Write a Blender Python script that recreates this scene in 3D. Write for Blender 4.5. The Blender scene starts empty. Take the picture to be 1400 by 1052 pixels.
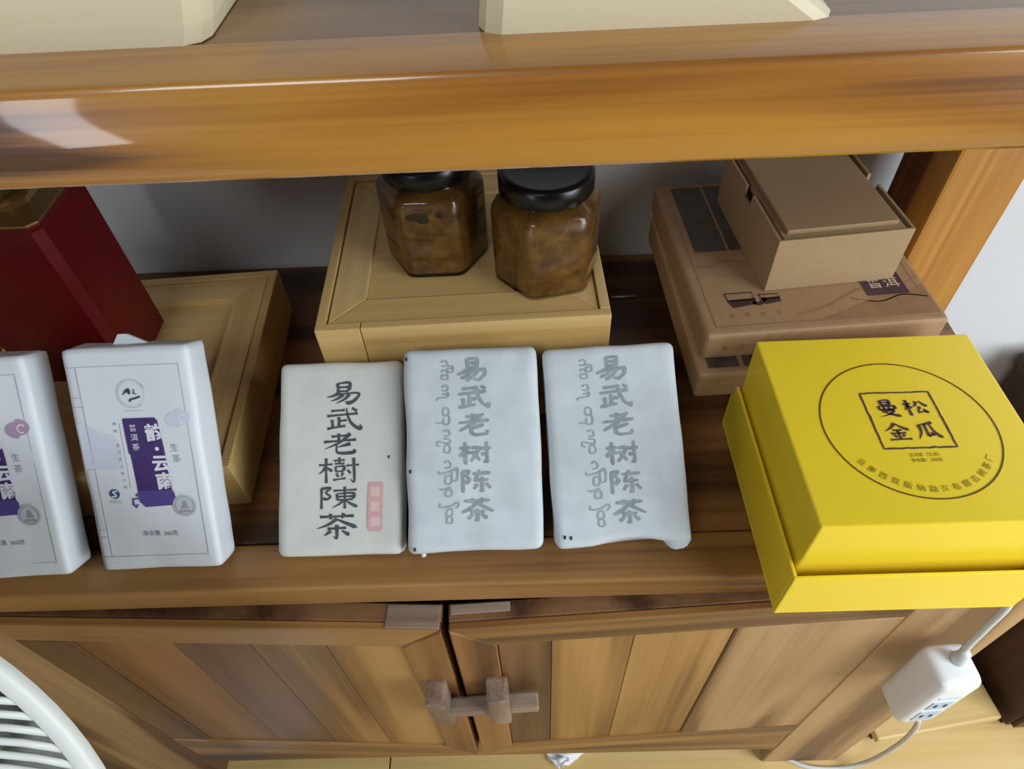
import bpy, bmesh, math, random
from math import sin, cos, pi, radians, hypot
from mathutils import Vector, Matrix, noise

random.seed(7)
sc = bpy.context.scene
C = sc.collection
Z0 = 0.545            # height of the cabinet worktop above the floor

# ------------------------------------------------------------------ camera
def cam_basis(p, r, y):
    f = Vector((-sin(y)*cos(p), cos(y)*cos(p), -sin(p)))
    r0 = Vector((cos(y), sin(y), 0)); u0 = r0.cross(f)
    return r0*cos(r)-u0*sin(r), r0*sin(r)+u0*cos(r), f
rt, up, fw = cam_basis(radians(48.953), radians(3.398), radians(1.913))
cam = bpy.data.cameras.new('camera'); camo = bpy.data.objects.new('camera', cam); C.objects.link(camo)
cam.sensor_fit = 'HORIZONTAL'; cam.sensor_width = 36.0; cam.lens = 930/1400*36.0
cam.clip_start = 0.01; cam.clip_end = 60
M = Matrix((rt, up, -fw)).transposed().to_4x4(); M.translation = Vector((0, 0, Z0+0.46))
camo.matrix_world = M
sc.camera = camo

# ------------------------------------------------------------------ light
w = bpy.data.worlds.new('world'); sc.world = w; w.use_nodes = True
bg = w.node_tree.nodes['Background']
bg.inputs[0].default_value = (0.78, 0.88, 1.0, 1); bg.inputs[1].default_value = 0.022
def area(name, loc, target, sx, sy, power, col):
    l = bpy.data.lights.new(name, 'AREA'); l.shape = 'RECTANGLE'; l.size = sx; l.size_y = sy
    l.energy = power; l.color = col
    o = bpy.data.objects.new(name, l); C.objects.link(o); o.location = loc
    o.rotation_euler = (Vector(target)-Vector(loc)).to_track_quat('-Z', 'Y').to_euler()
    return o
# tall window in front of the cabinet to the right, balcony door far behind to the left
area('fill_light_front', (-0.62, -1.10, 2.02), (-0.05, 0.35, 0.6), 0.75, 0.6, 12.5, (0.90, 0.95, 1.0))  # added fill for the bricks, placed so the fan shades the left door
area('window_light_right', (1.00, -0.28, 0.92), (0.2, 0.25, 0.45), 0.6, 1.2, 18.5, (0.88, 0.95, 1.0))
area('window_light_left', (-1.15, -1.30, 0.62), (-0.15, 0.21, 0.85), 0.16, 1.10, 4.2, (0.90, 0.93, 1.0))

vs = sc.view_settings
vs.view_transform = 'Standard'; vs.look = 'None'; vs.gamma = 1.0; vs.use_curve_mapping = False
vs.exposure = 0.0

# ------------------------------------------------------------------ materials
def lin(c):
    out = []
    for v in c:
        v = v/255.0
        out.append(v/12.92 if v <= 0.04045 else ((v+0.055)/1.055)**2.4)
    return (*out, 1.0)
MATS = {}
def base_mat(name):
    m = bpy.data.materials.new(name); m.use_nodes = True
    nt = m.node_tree; b = nt.nodes['Principled BSDF']
    MATS[name] = m
    return m, nt, b
def plain(name, col, rough=0.5, metal=0.0, spec=0.5, noise_amt=0.06, nscale=30, bump=0.0, coat=0.0):
    m, nt, b = base_mat(name)
    b.inputs['Roughness'].default_value = rough; b.inputs['Metallic'].default_value = metal
    b.inputs['Specular IOR Level'].default_value = spec
    b.inputs['Coat Weight'].default_value = coat
    tc = nt.nodes.new('ShaderNodeTexCoord'); n = nt.nodes.new('ShaderNodeTexNoise')
    n.inputs['Scale'].default_value = nscale; n.inputs['Detail'].default_value = 4
    nt.links.new(tc.outputs['Object'], n.inputs['Vector'])
    r = nt.nodes.new('ShaderNodeValToRGB'); c = lin(col)
    r.color_ramp.elements[0].position = 0.3; r.color_ramp.elements[1].position = 0.7
    r.color_ramp.elements[0].color = (*[max(0, v*(1-noise_amt)) for v in c[:3]], 1)
    r.color_ramp.elements[1].color = (*[min(1, v*(1+noise_amt)) for v in c[:3]], 1)
    nt.links.new(n.outputs['Fac'], r.inputs['Fac']); nt.links.new(r.outputs['Color'], b.inputs['Base Color'])
    if bump:
        bp = nt.nodes.new('ShaderNodeBump'); bp.inputs['Strength'].default_value = bump; bp.inputs['Distance'].default_value = 0.002
        nt.links.new(n.outputs['Fac'], bp.inputs['Height']); nt.links.new(bp.outputs['Normal'], b.inputs['Normal'])
    return m
def wood(name, dark, mid, light, axis='X', across=9.0, along=1.0, rings=5.0, rough=0.38, fine=0.18, coat=0.0, ripple=0.5, streak=0.55):
    """teak-like wood: contour lines of a stretched noise give growth-ring figure along one axis"""
    m, nt, b = base_mat(name); N = nt.nodes.new; L = nt.links.new
    b.inputs['Roughness'].default_value = rough; b.inputs['Coat Weight'].default_value = coat
    b.inputs['Coat Roughness'].default_value = 0.1
    tc = N('ShaderNodeTexCoord'); oi = N('ShaderNodeObjectInfo')
    mul = N('ShaderNodeVectorMath'); mul.operation = 'SCALE'; L(oi.outputs['Random'], mul.inputs['Scale'])
    mul.inputs[0].default_value = (7.3, 3.1, 5.7)
    add = N('ShaderNodeVectorMath'); add.operation = 'ADD'; L(tc.outputs['Object'], add.inputs[0]); L(mul.outputs[0], add.inputs[1])
    def mapped(al, ac):
        mp = N('ShaderNodeMapping'); s = [ac, ac, ac]; s['XYZ'.index(axis)] = al
        mp.inputs['Scale'].default_value = s; L(add.outputs[0], mp.inputs['Vector']); return mp
    n1 = N('ShaderNodeTexNoise'); n1.inputs['Scale'].default_value = 1.0; n1.inputs['Detail'].default_value = 2.5
    n1.inputs['Roughness'].default_value = 0.45; n1.inputs['Distortion'].default_value = 0.25
    L(mapped(along*1.6, across).outputs[0], n1.inputs['Vector'])
    sn = N('ShaderNodeMath'); sn.operation = 'MULTIPLY'; sn.inputs[1].default_value = rings*2*pi; L(n1.outputs['Fac'], sn.inputs[0])
    s2 = N('ShaderNodeMath'); s2.operation = 'SINE'; L(sn.outputs[0], s2.inputs[0])
    s3 = N('ShaderNodeMath'); s3.operation = 'MULTIPLY_ADD'; s3.inputs[1].default_value = 0.22*ripple; s3.inputs[2].default_value = 0.0; L(s2.outputs[0], s3.inputs[0])
    n2 = N('ShaderNodeTexNoise'); n2.inputs['Scale'].default_value = 1.0; n2.inputs['Detail'].default_value = 5
    L(mapped(along*4, across*14).outputs[0], n2.inputs['Vector'])
    f1 = N('ShaderNodeMath'); f1.operation = 'MULTIPLY_ADD'; f1.inputs[1].default_value = fine; L(n2.outputs['Fac'], f1.inputs[0]); L(s3.outputs[0], f1.inputs[2])
    n3 = N('ShaderNodeTexNoise'); n3.inputs['Scale'].default_value = 1.0; n3.inputs['Detail'].default_value = 4
    n3.inputs['Distortion'].default_value = 0.4
    L(mapped(along*1.4, across*3.5).outputs[0], n3.inputs['Vector'])
    f3 = N('ShaderNodeMath'); f3.operation = 'MULTIPLY_ADD'; f3.inputs[1].default_value = streak; f3.inputs[2].default_value = -streak*0.5; L(n3.outputs['Fac'], f3.inputs[0])
    f4 = N('ShaderNodeMath'); f4.operation = 'ADD'; L(f1.outputs[0], f4.inputs[0]); L(f3.outputs[0], f4.inputs[1])
    f2 = N('ShaderNodeMath'); f2.operation = 'ADD'; L(f4.outputs[0], f2.inputs[0]); L(n1.outputs['Fac'], f2.inputs[1])
    r = N('ShaderNodeValToRGB'); e = r.color_ramp.elements
    c0 = 0.5+fine*0.5
    e[0].position = c0-0.26; e[0].color = lin(dark); e[1].position = c0+0.24; e[1].color = lin(light)
    k = e.new(c0-0.05); k.color = lin(mid)
    L(f2.outputs[0], r.inputs['Fac']); L(r.outputs['Color'], b.inputs['Base Color'])
    bp = N('ShaderNodeBump'); bp.inputs['Strength'].default_value = 0.12; bp.inputs['Distance'].default_value = 0.001
    L(n2.outputs['Fac'], bp.inputs['Height']); L(bp.outputs['Normal'], b.inputs['Normal'])
    return m

wood('teak_front', (80, 46, 26), (152, 98, 38), (182, 128, 50), 'X', 34, 1.2, 2.6, 0.3, 0.24, 0.8, 1.05, 0.6)
MATS['teak_front'].node_tree.nodes['Principled BSDF'].inputs['Coat Roughness'].default_value = 0.05
wood('teak_top', (84, 60, 38), (128, 94, 60), (156, 120, 80), 'X', 16, 0.8, 1.6, 0.3, 0.35, 0.3)
wood('teak_work', (62, 38, 24), (104, 68, 40), (140, 96, 56), 'X', 16, 0.9, 2.0, 0.36, 0.35, 0.2, 0.7)
wood('teak_rail', (88, 58, 32), (134, 94, 50), (164, 120, 68), 'X', 18, 0.9, 2.0, 0.4, 0.35, 0.1, 0.7)
wood('teak_post', (96, 56, 24), (156, 102, 42), (182, 130, 60), 'Z', 22, 0.9, 2.4, 0.38, 0.35, 0.2, 0.8)
wood('teak_plank_mid', (92, 58, 32), (134, 90, 48), (160, 114, 66), 'Z', 14, 0.9, 2.0, 0.42, 0.35)
wood('teak_plank_dark', (70, 46, 30), (102, 70, 44), (128, 92, 60), 'Z', 14, 0.9, 2.0, 0.42, 0.35)
wood('teak_plank_light', (124, 86, 46), (164, 120, 66), (186, 142, 84), 'Z', 14, 0.9, 2.0, 0.42, 0.35)
wood('teak_stile', (108, 76, 46), (154, 118, 80), (180, 144, 102), 'Z', 16, 0.9, 2.4, 0.42, 0.35, 0, 0.8)
wood('worn_wood', (110, 90, 76), (142, 122, 106), (168, 150, 134), 'X', 22, 2, 1.5, 0.55, 0.5)
wood('worn_wood_up', (110, 88, 72), (140, 118, 98), (168, 148, 128), 'Z', 22, 2, 1.5, 0.55, 0.5)
wood('bamboo', (176, 138, 78), (204, 168, 104), (222, 190, 130), 'X', 30, 0.4, 0.8, 0.36, 0.25, 0.1, 0.25, 0.35)
wood('bamboo_deep', (176, 138, 78), (204, 168, 104), (222, 190, 130), 'Y', 30, 0.4, 0.8, 0.36, 0.25, 0.1, 0.25, 0.35)
wood('floor_wood', (188, 152, 92), (214, 182, 118), (230, 202, 142), 'X', 12, 0.6, 1.2, 0.4, 0.25)
wood('dark_wood', (50, 30, 20), (66, 42, 28), (84, 56, 38), 'Z', 10, 0.8, 1.4, 0.5, 0.2)
wood('pale_wood', (200, 184, 144), (216, 202, 166), (228, 216, 186), 'X', 12, 0.5, 0.8, 0.5, 0.15, 0, 0.3, 0.3)
plain('gap_dark', (24, 16, 12), 0.8)
plain('wall_paint', (206, 208, 210), 0.85, noise_amt=0.02, nscale=6)
plain('kraft', (160, 126, 90), 0.62, noise_amt=0.06, nscale=220)
plain('kraft_box', (160, 132, 96), 0.6, noise_amt=0.05, nscale=260)
plain('kraft_print', (60, 46, 36), 0.6)
plain('kraft_line', (130, 98, 66), 0.6)
plain('kraft_hill', (146, 110, 78), 0.6, noise_amt=0.15, nscale=60)
plain('kraft_picture', (74, 66, 56), 0.6, noise_amt=0.3, nscale=80)
plain('purple_label', (70, 46, 58), 0.6)
plain('pale_print', (196, 176, 146), 0.6)
plain('yellow_card', (240, 210, 50), 0.28, noise_amt=0.01, coat=0.0)
plain('yellow_dark_ink', (96, 82, 8), 0.5)
plain('purple_ink', (78, 54, 66), 0.5)
plain('olive_ink', (150, 134, 20), 0.5)
plain('paper_white', (222, 228, 234), 0.55, noise_amt=0.02, nscale=20)
plain('paper_old', (212, 214, 206), 0.8, noise_amt=0.04, nscale=45, bump=0.15)
plain('paper_grey', (200, 208, 212), 0.8, noise_amt=0.07, nscale=50, bump=0.2)
plain('ink_dark', (70, 78, 82), 0.7, noise_amt=0.3, nscale=120)
plain('ink_grey', (146, 156, 160), 0.8, noise_amt=0.18, nscale=160)
plain('ink_pale', (156, 166, 170), 0.8, noise_amt=0.15, nscale=160)
plain('seal_red', (216, 170, 170), 0.8, noise_amt=0.05, nscale=200)
plain('seal_pale', (226, 194, 192), 0.8, noise_amt=0.04, nscale=200)
plain('fleck', (40, 42, 44), 0.8)
plain('print_purple', (66, 44, 108), 0.5, noise_amt=0.12, nscale=60)
plain('print_violet', (82, 70, 140), 0.5, noise_amt=0.05)
plain('print_white', (226, 228, 238), 0.5, noise_amt=0.01)
plain('print_lilac', (210, 214, 230), 0.55, noise_amt=0.02)
plain('print_mauve', (176, 150, 180), 0.55, noise_amt=0.03)
plain('print_grey', (150, 156, 164), 0.5)
plain('print_silver', (192, 198, 204), 0.4)
plain('print_black', (56, 58, 66), 0.5)
plain('print_blue', (52, 84, 128), 0.5)
plain('tin_red', (98, 10, 14), 0.34, noise_amt=0.03, metal=0.25)
plain('tin_gold', (168, 142, 92), 0.3, metal=0.85)
plain('pocket', (44, 24, 12), 0.4)
plain('lid_black', (14, 14, 15), 0.28)
plain('white_plastic', (236, 240, 242), 0.32, noise_amt=0.005)
plain('socket_blue', (176, 198, 222), 0.35, noise_amt=0.01)
plain('cable_grey', (206, 208, 204), 0.45, noise_amt=0.01)
plain('fan_white', (224, 228, 222), 0.4, noise_amt=0.01)
plain('fan_blade', (150, 154, 146), 0.45)
plain('tissue', (246, 246, 248), 0.9, noise_amt=0.01)
plain('steel', (220, 222, 224), 0.3, metal=0.8)
# preserve inside the jars
m, nt, b = base_mat('preserve'); b.inputs['Roughness'].default_value = 0.35
tc = nt.nodes.new('ShaderNodeTexCoord'); n = nt.nodes.new('ShaderNodeTexNoise'); n.inputs['Scale'].default_value = 60; n.inputs['Detail'].default_value = 8; n.inputs['Roughness'].default_value = 0.65
n.inputs['Distortion'].default_value = 0.2
nt.links.new(tc.outputs['Object'], n.inputs['Vector'])
r = nt.nodes.new('ShaderNodeValToRGB'); e = r.color_ramp.elements
e[0].position = 0.32; e[0].color = lin((88, 54, 24)); e[1].position = 0.74; e[1].color = lin((176, 136, 66))
k = e.new(0.52); k.color = lin((140, 98, 42))
nt.links.new(n.outputs['Fac'], r.inputs['Fac']); nt.links.new(r.outputs['Color'], b.inputs['Base Color'])
m, nt, b = base_mat('glass'); b.inputs['Base Color'].default_value = (0.98, 0.97, 0.94, 1)
b.inputs['Roughness'].default_value = 0.02; b.inputs['Transmission Weight'].default_value = 1.0; b.inputs['IOR'].default_value = 1.45

# ------------------------------------------------------------------ mesh helpers
def link(name, me, mat, parent=None, smooth=False):
    o = bpy.data.objects.new(name, me); C.objects.link(o)
    if mat: me.materials.append(MATS[mat])
    if parent: o.parent = parent
    if smooth:
        for p in me.polygons: p.use_smooth = True
    return o
def from_bm(name, bm, mat, parent=None, smooth=False):
    me = bpy.data.meshes.new(name); bmesh.ops.recalc_face_normals(bm, faces=bm.faces[:]); bm.to_mesh(me); bm.free()
    return link(name, me, mat, parent, smooth)
def soften(o, deg=35):
    me = o.data
    for p in me.polygons: p.use_smooth = True
    me.set_sharp_from_angle(angle=radians(deg))
    return o
def root(name, label, cat, loc, rz=0, rx=0, group=None):
    o = bpy.data.objects.new(name, None); C.objects.link(o); o.empty_display_size = 0.03
    o.rotation_mode = 'XYZ'; o.location = loc; o.rotation_euler = (rx, 0, rz)
    o['label'] = label; o['category'] = cat
    if group: o['group'] = group
    return o
def tag(o, label, cat, group=None):
    o['label'] = label; o['category'] = cat
    if group: o['group'] = group
    return o
def bm_box(bm, x, y, z, bevel=0.0, seg=2):
    vs = [bm.verts.new((x[i], y[j], z[k])) for k in (0, 1) for j in (0, 1) for i in (0, 1)]
    fs = [bm.faces.new([vs[i] for i in q]) for q in ((0, 2, 3, 1), (4, 5, 7, 6), (0, 1, 5, 4), (2, 6, 7, 3), (0, 4, 6, 2), (1, 3, 7, 5))]
    if bevel:
        es = list({e for f in fs for e in f.edges})
        bmesh.ops.bevel(bm, geom=es, offset=bevel, segments=seg, affect='EDGES', profile=0.6)
def box(name, x, y, z, mat, parent=None, bevel=0.0015, off=(0, 0, 0), seg=2):
    bm = bmesh.new()
    bm_box(bm, (x[0]+off[0], x[1]+off[0]), (y[0]+off[1], y[1]+off[1]), (z[0]+off[2], z[1]+off[2]), bevel, seg)
    return from_bm(name, bm, mat, parent)
def prism(name, pts, z0, z1, mat, parent=None, bevel=0.0, mapf=None, seg=2):
    """extrude a 2D outline between two heights; mapf turns (a,b,h) into xyz"""
    mapf = mapf or (lambda a, b, h: (a, b, h))
    bm = bmesh.new()
    lo = [bm.verts.new(mapf(a, b, z0)) for a, b in pts]; hi = [bm.verts.new(mapf(a, b, z1)) for a, b in pts]
    n = len(pts); bm.faces.new(lo); bm.faces.new(hi)
    for i in range(n): bm.faces.new((lo[i], lo[(i+1) % n], hi[(i+1) % n], hi[i]))
    bmesh.ops.recalc_face_normals(bm, faces=bm.faces[:])
    if bevel: bmesh.ops.bevel(bm, geom=bm.edges[:], offset=bevel, segments=seg, affect='EDGES', profile=0.6)
    return from_bm(name, bm, mat, parent)
def lathe(name, prof, mat, parent=None, seg=40, close=False, smooth=True, loc=(0, 0, 0)):
    bm = bmesh.new(); rings = []
    for r, z in prof:
        if r < 1e-6: rings.append([bm.verts.new((loc[0], loc[1], loc[2]+z))])
        else: rings.append([bm.verts.new((loc[0]+r*cos(2*pi*i/seg), loc[1]+r*sin(2*pi*i/seg), loc[2]+z)) for i in range(seg)])
    for A, B in zip(rings, rings[1:]):
        for i in range(seg):
            j = (i+1) % seg
            if len(A) == 1 and len(B) == 1: continue
            if len(A) == 1: bm.faces.new((A[0], B[i], B[j]))
            elif len(B) == 1: bm.faces.new((A[i], A[j], B[0]))
            else: bm.faces.new((A[i], A[j], B[j], B[i]))
    o = from_bm(name, bm, mat, parent, smooth)
    return o
def catmull(P, n=8):
    P = [Vector(p) for p in P]
    if len(P) < 3: return [P[0].lerp(P[-1], i/n) for i in range(n+1)]
    Q = [2*P[0]-P[1]]+P+[2*P[-1]-P[-2]]; out = []
    for i in range(1, len(Q)-2):
        a, b, c, d = Q[i-1:i+3]
        for k in range(n):
            t = k/n
            out.append(0.5*((2*b)+(c-a)*t+(2*a-5*b+4*c-d)*t*t+(3*b-a-3*c+d)*t**3))
    out.append(P[-1]); return out
def tube_bm(bm, pts, r, seg=10):
    rings = []
    T = [(pts[min(i+1, len(pts)-1)]-pts[max(i-1, 0)]).normalized() for i in range(len(pts))]
    u = T[0].orthogonal().normalized()
    for i, p in enumerate(pts):
        u = (u-T[i]*u.dot(T[i])).normalized(); v = T[i].cross(u)
        rr = r[i] if isinstance(r, (list, tuple)) else r
        rings.append([bm.verts.new(p+rr*(cos(2*pi*k/seg)*u+sin(2*pi*k/seg)*v)) for k in range(seg)])
    for A, B in zip(rings, rings[1:]):
        for k in range(seg): bm.faces.new((A[k], A[(k+1) % seg], B[(k+1) % seg], B[k]))
    bm.faces.new(rings[0]); bm.faces.new(rings[-1][::-1])
def tube(name, pts, r, mat, parent=None, seg=10, smooth=True):
    bm = bmesh.new(); tube_bm(bm, [Vector(p) for p in pts], r, seg)
    return from_bm(name, bm, mat, parent, smooth)
def round_box(name, sx, sy, sz, r, n, mat, parent=None, warp=None):
    """box x in +-sx/2, y in 0..sy, z in 0..sz with rounded edges, evenly gridded, then warped"""
    bm = bmesh.new(); cx, cy, cz = 0, sy/2, sz/2
    h = (sx/2, sy/2, sz/2)
    def grid(ax, s, na, nb):
        a, b2 = [i for i in range(3) if i != ax]
        vv = []
        for i in range(na+1):
            row = []
            for j in range(nb+1):
                p = [0, 0, 0]; p[ax] = s*h[ax]; p[a] = -h[a]+2*h[a]*i/na; p[b2] = -h[b2]+2*h[b2]*j/nb
                row.append(bm.verts.new(p))
            vv.append(row)
        for i in range(na):
            for j in range(nb): bm.faces.new((vv[i][j], vv[i+1][j], vv[i+1][j+1], vv[i][j+1]))
    for s in (-1, 1):
        grid(0, s, n[1], n[2]); grid(1, s, n[0], n[2]); grid(2, s, n[0], n[1])
    bmesh.ops.remove_doubles(bm, verts=bm.verts[:], dist=1e-6)
    for v in bm.verts:
        q = Vector([max(-h[i]+r, min(h[i]-r, v.co[i])) for i in range(3)])
        d = v.co-q
        if d.length > 1e-9: v.co = q+d.normalized()*r
        v.co += Vector((cx, cy, cz))
        if warp: v.co = Vector(warp(v.co.copy()))
    return from_bm(name, bm, mat, parent, True)

# ------------------------------------------------------------------ lettering helpers
def text_polys(s, size=1.0, bold=0.0, resol=3):
    cu = bpy.data.curves.new('txt', 'FONT'); cu.body = s; cu.size = size; cu.offset = bold; cu.resolution_u = resol
    cu.align_x = 'CENTER'; cu.align_y = 'CENTER'
    o = bpy.data.objects.new('txt', cu); C.objects.link(o)
    bpy.context.view_layer.update()
    dg = bpy.context.evaluated_depsgraph_get()
    me = bpy.data.meshes.new_from_object(o.evaluated_get(dg))
    V = [(v.co.x, v.co.y) for v in me.vertices]; F = [tuple(p.vertices) for p in me.polygons]
    bpy.data.objects.remove(o); bpy.data.curves.remove(cu); bpy.data.meshes.remove(me)
    if V:
        x0, x1 = min(v[0] for v in V), max(v[0] for v in V); y0, y1 = min(v[1] for v in V), max(v[1] for v in V)
        V = [(x-(x0+x1)/2, y-(y0+y1)/2) for x, y in V]
    return V, F
class Print:
    """flat print on a face: polygons in face coordinates"""
    def __init__(s): s.V = []; s.F = []
    def poly(s, pts):
        k = len(s.V); s.V += [tuple(p) for p in pts]; s.F.append(tuple(range(k, k+len(pts))))
    def rect(s, x0, x1, y0, y1): s.poly([(x0, y0), (x1, y0), (x1, y1), (x0, y1)])
    def line(s, pts, wd):
        P = [Vector(p) for p in pts]; L = []; R = []
        for i, p in enumerate(P):
            t = (P[min(i+1, len(P)-1)]-P[max(i-1, 0)])
            t = t.normalized() if t.length > 1e-9 else Vector((1, 0)); nn = Vector((-t.y, t.x))
            wi = wd[i] if isinstance(wd, (list, tuple)) else wd
            L.append(p+nn*wi/2); R.append(p-nn*wi/2)
        for i in range(len(P)-1): s.poly([L[i], R[i], R[i+1], L[i+1]])
    def ring(s, cx, cy, r, wd, a0=0, a1=2*pi, n=64):
        s.line([(cx+r*cos(a0+(a1-a0)*i/n), cy+r*sin(a0+(a1-a0)*i/n)) for i in range(n+1)], wd)
    def disc(s, cx, cy, r, n=28): s.poly([(cx+r*cos(2*pi*i/n), cy+r*sin(2*pi*i/n)) for i in range(n)])
    def text(s, st, cx, cy, h, bold=0.0, rot=0, sxx=1.0):
        V, F = text_polys(st, 1.0, bold)
        if not V: return
        k = len(s.V); c, d = cos(rot), sin(rot)
        for x, y in V:
            x, y = x*h*sxx, y*h
            s.V.append((cx+c*x-d*y, cy+d*x+c*y))
        s.F += [tuple(i+k for i in f) for f in F]
    def strokes(s, ST, cx, cy, wd, ht, thick, style='brush', n=7):
        """ST: list of polylines in a 100 box, y down; brush-like varying width"""
        for si, st in enumerate(ST):
            P = catmull([(x, y) for x, y in st], n) if len(st) > 2 and style == 'brush' else catmull(st, n) if len(st) == 2 else sum([catmull(st[i:i+2], 4)[:-1] for i in range(len(st)-1)], [])+[Vector(st[-1])]
            m = len(P)-1; W = []
            for i in range(m+1):
                t = i/m
                if style == 'brush':
                    dx = st[-1][0]-st[0][0]; dy = st[-1][1]-st[0][1]
                    horiz = abs(dx) > abs(dy)*1.4
                    if dx < 0 and dy > 8: k = 1.15*(1-t)**0.7+0.12            # left-falling, thins out
                    elif dx > 8 and dy > 12: k = 0.5+0.95*t if t < 0.85 else 1.35*(1-t)/0.15+0.1
                    elif horiz: k = 0.62+0.35*abs(2*t-1)**2
                    else: k = 0.95+0.15*cos(t*6)
                else:
                    k = 1.0+0.15*cos(6*t+si) if 0.04 < t < 0.96 else 0.7
                W.append(thick*k)
            s.line([(cx+(p.x/100-0.5)*wd, cy-(p.y/100-0.5)*ht) for p in P], W)
    def build(s, name, mat, parent, mapf, lift):
        me = bpy.data.meshes.new(name); me.from_pydata([mapf(x, y, lift) for x, y in s.V], [], s.F); me.update()
        return link(name, me, mat, parent)

MU = [[(2, 30), (34, 27)], [(19, 4), (19, 98)], [(18, 34), (12, 50), (1, 64)], [(20, 38), (34, 54)]]
CUN = [[(68, 34), (99, 31)], [(86, 4), (87, 92), (77, 84)], [(71, 50), (78, 63)]]
FU = [[(8, 8), (8, 98)], [(8, 10), (30, 8), (19, 28), (30, 44), (22, 56), (12, 52)]]
CHAR = {
 '易': [[(34, 5), (36, 46)], [(34, 6), (68, 4), (65, 44)], [(37, 24), (64, 23)], [(37, 43), (64, 42)], [(40, 48), (24, 62), (3, 70)], [(28, 58), (92, 52), (88, 78), (70, 97), (56, 92)], [(50, 58), (35, 76), (14, 88)], [(68, 56), (54, 80), (30, 99)]],
 '武': [[(16, 15), (55, 12)], [(4, 37), (92, 28)], [(38, 42), (38, 82)], [(40, 60), (60, 57)], [(18, 54), (20, 86)], [(4, 93), (56, 82)], [(60, 3), (64, 40), (76, 74), (98, 96), (99, 76)], [(76, 5), (90, 17)]],
 '老': [[(25, 16), (72, 12)], [(46, 2), (46, 36)], [(3, 40), (97, 32)], [(80, 4), (50, 42), (4, 74)], [(80, 50), (42, 65)], [(40, 50), (40, 84), (52, 93), (88, 90), (91, 74)]],
 '樹': MU+[[(38, 14), (64, 12)], [(51, 2), (51, 24)], [(40, 26), (63, 25)], [(42, 36), (43, 56)], [(42, 37), (62, 36), (60, 56)], [(43, 55), (60, 54)], [(44, 62), (48, 76)], [(60, 60), (55, 76)], [(36, 87), (66, 81)]]+CUN,
 '陳': FU+[[(38, 20), (96, 17)], [(46, 34), (47, 60)], [(46, 34), (88, 32), (86, 58)], [(47, 46), (86, 45)], [(47, 60), (86, 58)], [(66, 3), (66, 98)], [(64, 60), (52, 78), (34, 94)], [(68, 60), (80, 76), (99, 92)]],
 '茶': [[(10, 16), (90, 14)], [(34, 4), (36, 26)], [(66, 3), (62, 26)], [(50, 24), (30, 46), (2, 62)], [(50, 26), (72, 42), (99, 60)], [(28, 62), (72, 60)], [(50, 48), (50, 98), (42, 92)], [(36, 70), (20, 90)], [(62, 70), (80, 88)]],
 '树': MU+[[(38, 30), (63, 28), (53, 60), (35, 86)], [(40, 44), (64, 82)]]+CUN,
 '陈': FU+[[(40, 20), (94, 18)], [(62, 4), (46, 48), (88, 46)], [(68, 32), (68, 94), (60, 88)], [(54, 62), (42, 84)], [(80, 60), (94, 82)]],
 '曼': [[(32, 4), (33, 30)], [(32, 4), (68, 3), (67, 30)], [(33, 16), (68, 16)], [(33, 30), (68, 29)], [(18, 38), (20, 58)], [(18, 38), (82, 37), (80, 58)], [(40, 40), (40, 56)], [(60, 40), (60, 56)], [(20, 58), (80, 57)], [(26, 67), (74, 64), (52, 86), (10, 99)], [(34, 72), (60, 86), (99, 99)]],
 '松': MU+[[(60, 14), (53, 34), (40, 48)], [(72, 12), (84, 32), (99, 46)], [(66, 46), (52, 78)], [(50, 80), (86, 75)], [(78, 60), (92, 86)]],
 '金': [[(50, 2), (30, 26), (1, 46)], [(50, 4), (72, 26), (99, 44)], [(32, 42), (68, 41)], [(20, 60), (80, 58)], [(50, 42), (50, 92)], [(30, 68), (38, 82)], [(70, 66), (62, 82)], [(8, 94), (94, 92)]],
 '瓜': [[(80, 4), (50, 12), (22, 15)], [(24, 15), (22, 56), (2, 96)], [(46, 14), (46, 82)], [(46, 82), (66, 70)], [(58, 60), (72, 78)], [(66, 12), (76, 60), (99, 94)]],
}

# ================================================================== THE ROOM
fl = box('floor', (-2.2, 2.4), (-2.6, 0.58), (-0.05, -0.012), 'floor_wood', None, 0)
fl['kind'] = 'structure'
bm = bmesh.new(); bm_box(bm, (-0.6, 0.6), (0, 0.1185), (-0.012, 0), 0.0008, 1)
fb = from_bm('floor_board', bm, 'floor_wood', fl)
first = True
for j in range(12):
    for i in range(3):
        o = fb if first else fb.copy()
        if not first: C.objects.link(o); o.parent = fl
        first = False
        o.location = (-1.25+1.202*i+(0.45 if j % 2 else 0), -0.905+0.12*j, 0)
wl = box('wall_back', (-2.2, 2.4), (0.58, 0.68), (0, 2.5), 'wall_paint', None, 0)
wl['kind'] = 'structure'

# ================================================================== SHELF CABINET
UO = (0, -0.39, Z0)      # worktop coordinates -> cabinet coordinates
unit = root('shelf_cabinet', 'teak shelf cabinet with two ajar doors below and a thick upper shelf', 'shelf cabinet', (0, 0.39, 0))
XL, XR = -0.64, 0.398
# worktop: front rail and two boards
wt = box('worktop', (XL, XR), (0.2495, 0.40), (-0.028, 0), 'teak_work', unit, 0.0008, UO)
box('worktop_board', (XL, XR), (0.4005, 0.578), (-0.028, 0), 'teak_work', wt, 0.0008, UO)
box('front_rail', (XL, XR), (0.212, 0.249), (-0.028, 0.0), 'teak_rail', wt, 0.003, UO, 3)
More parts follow.
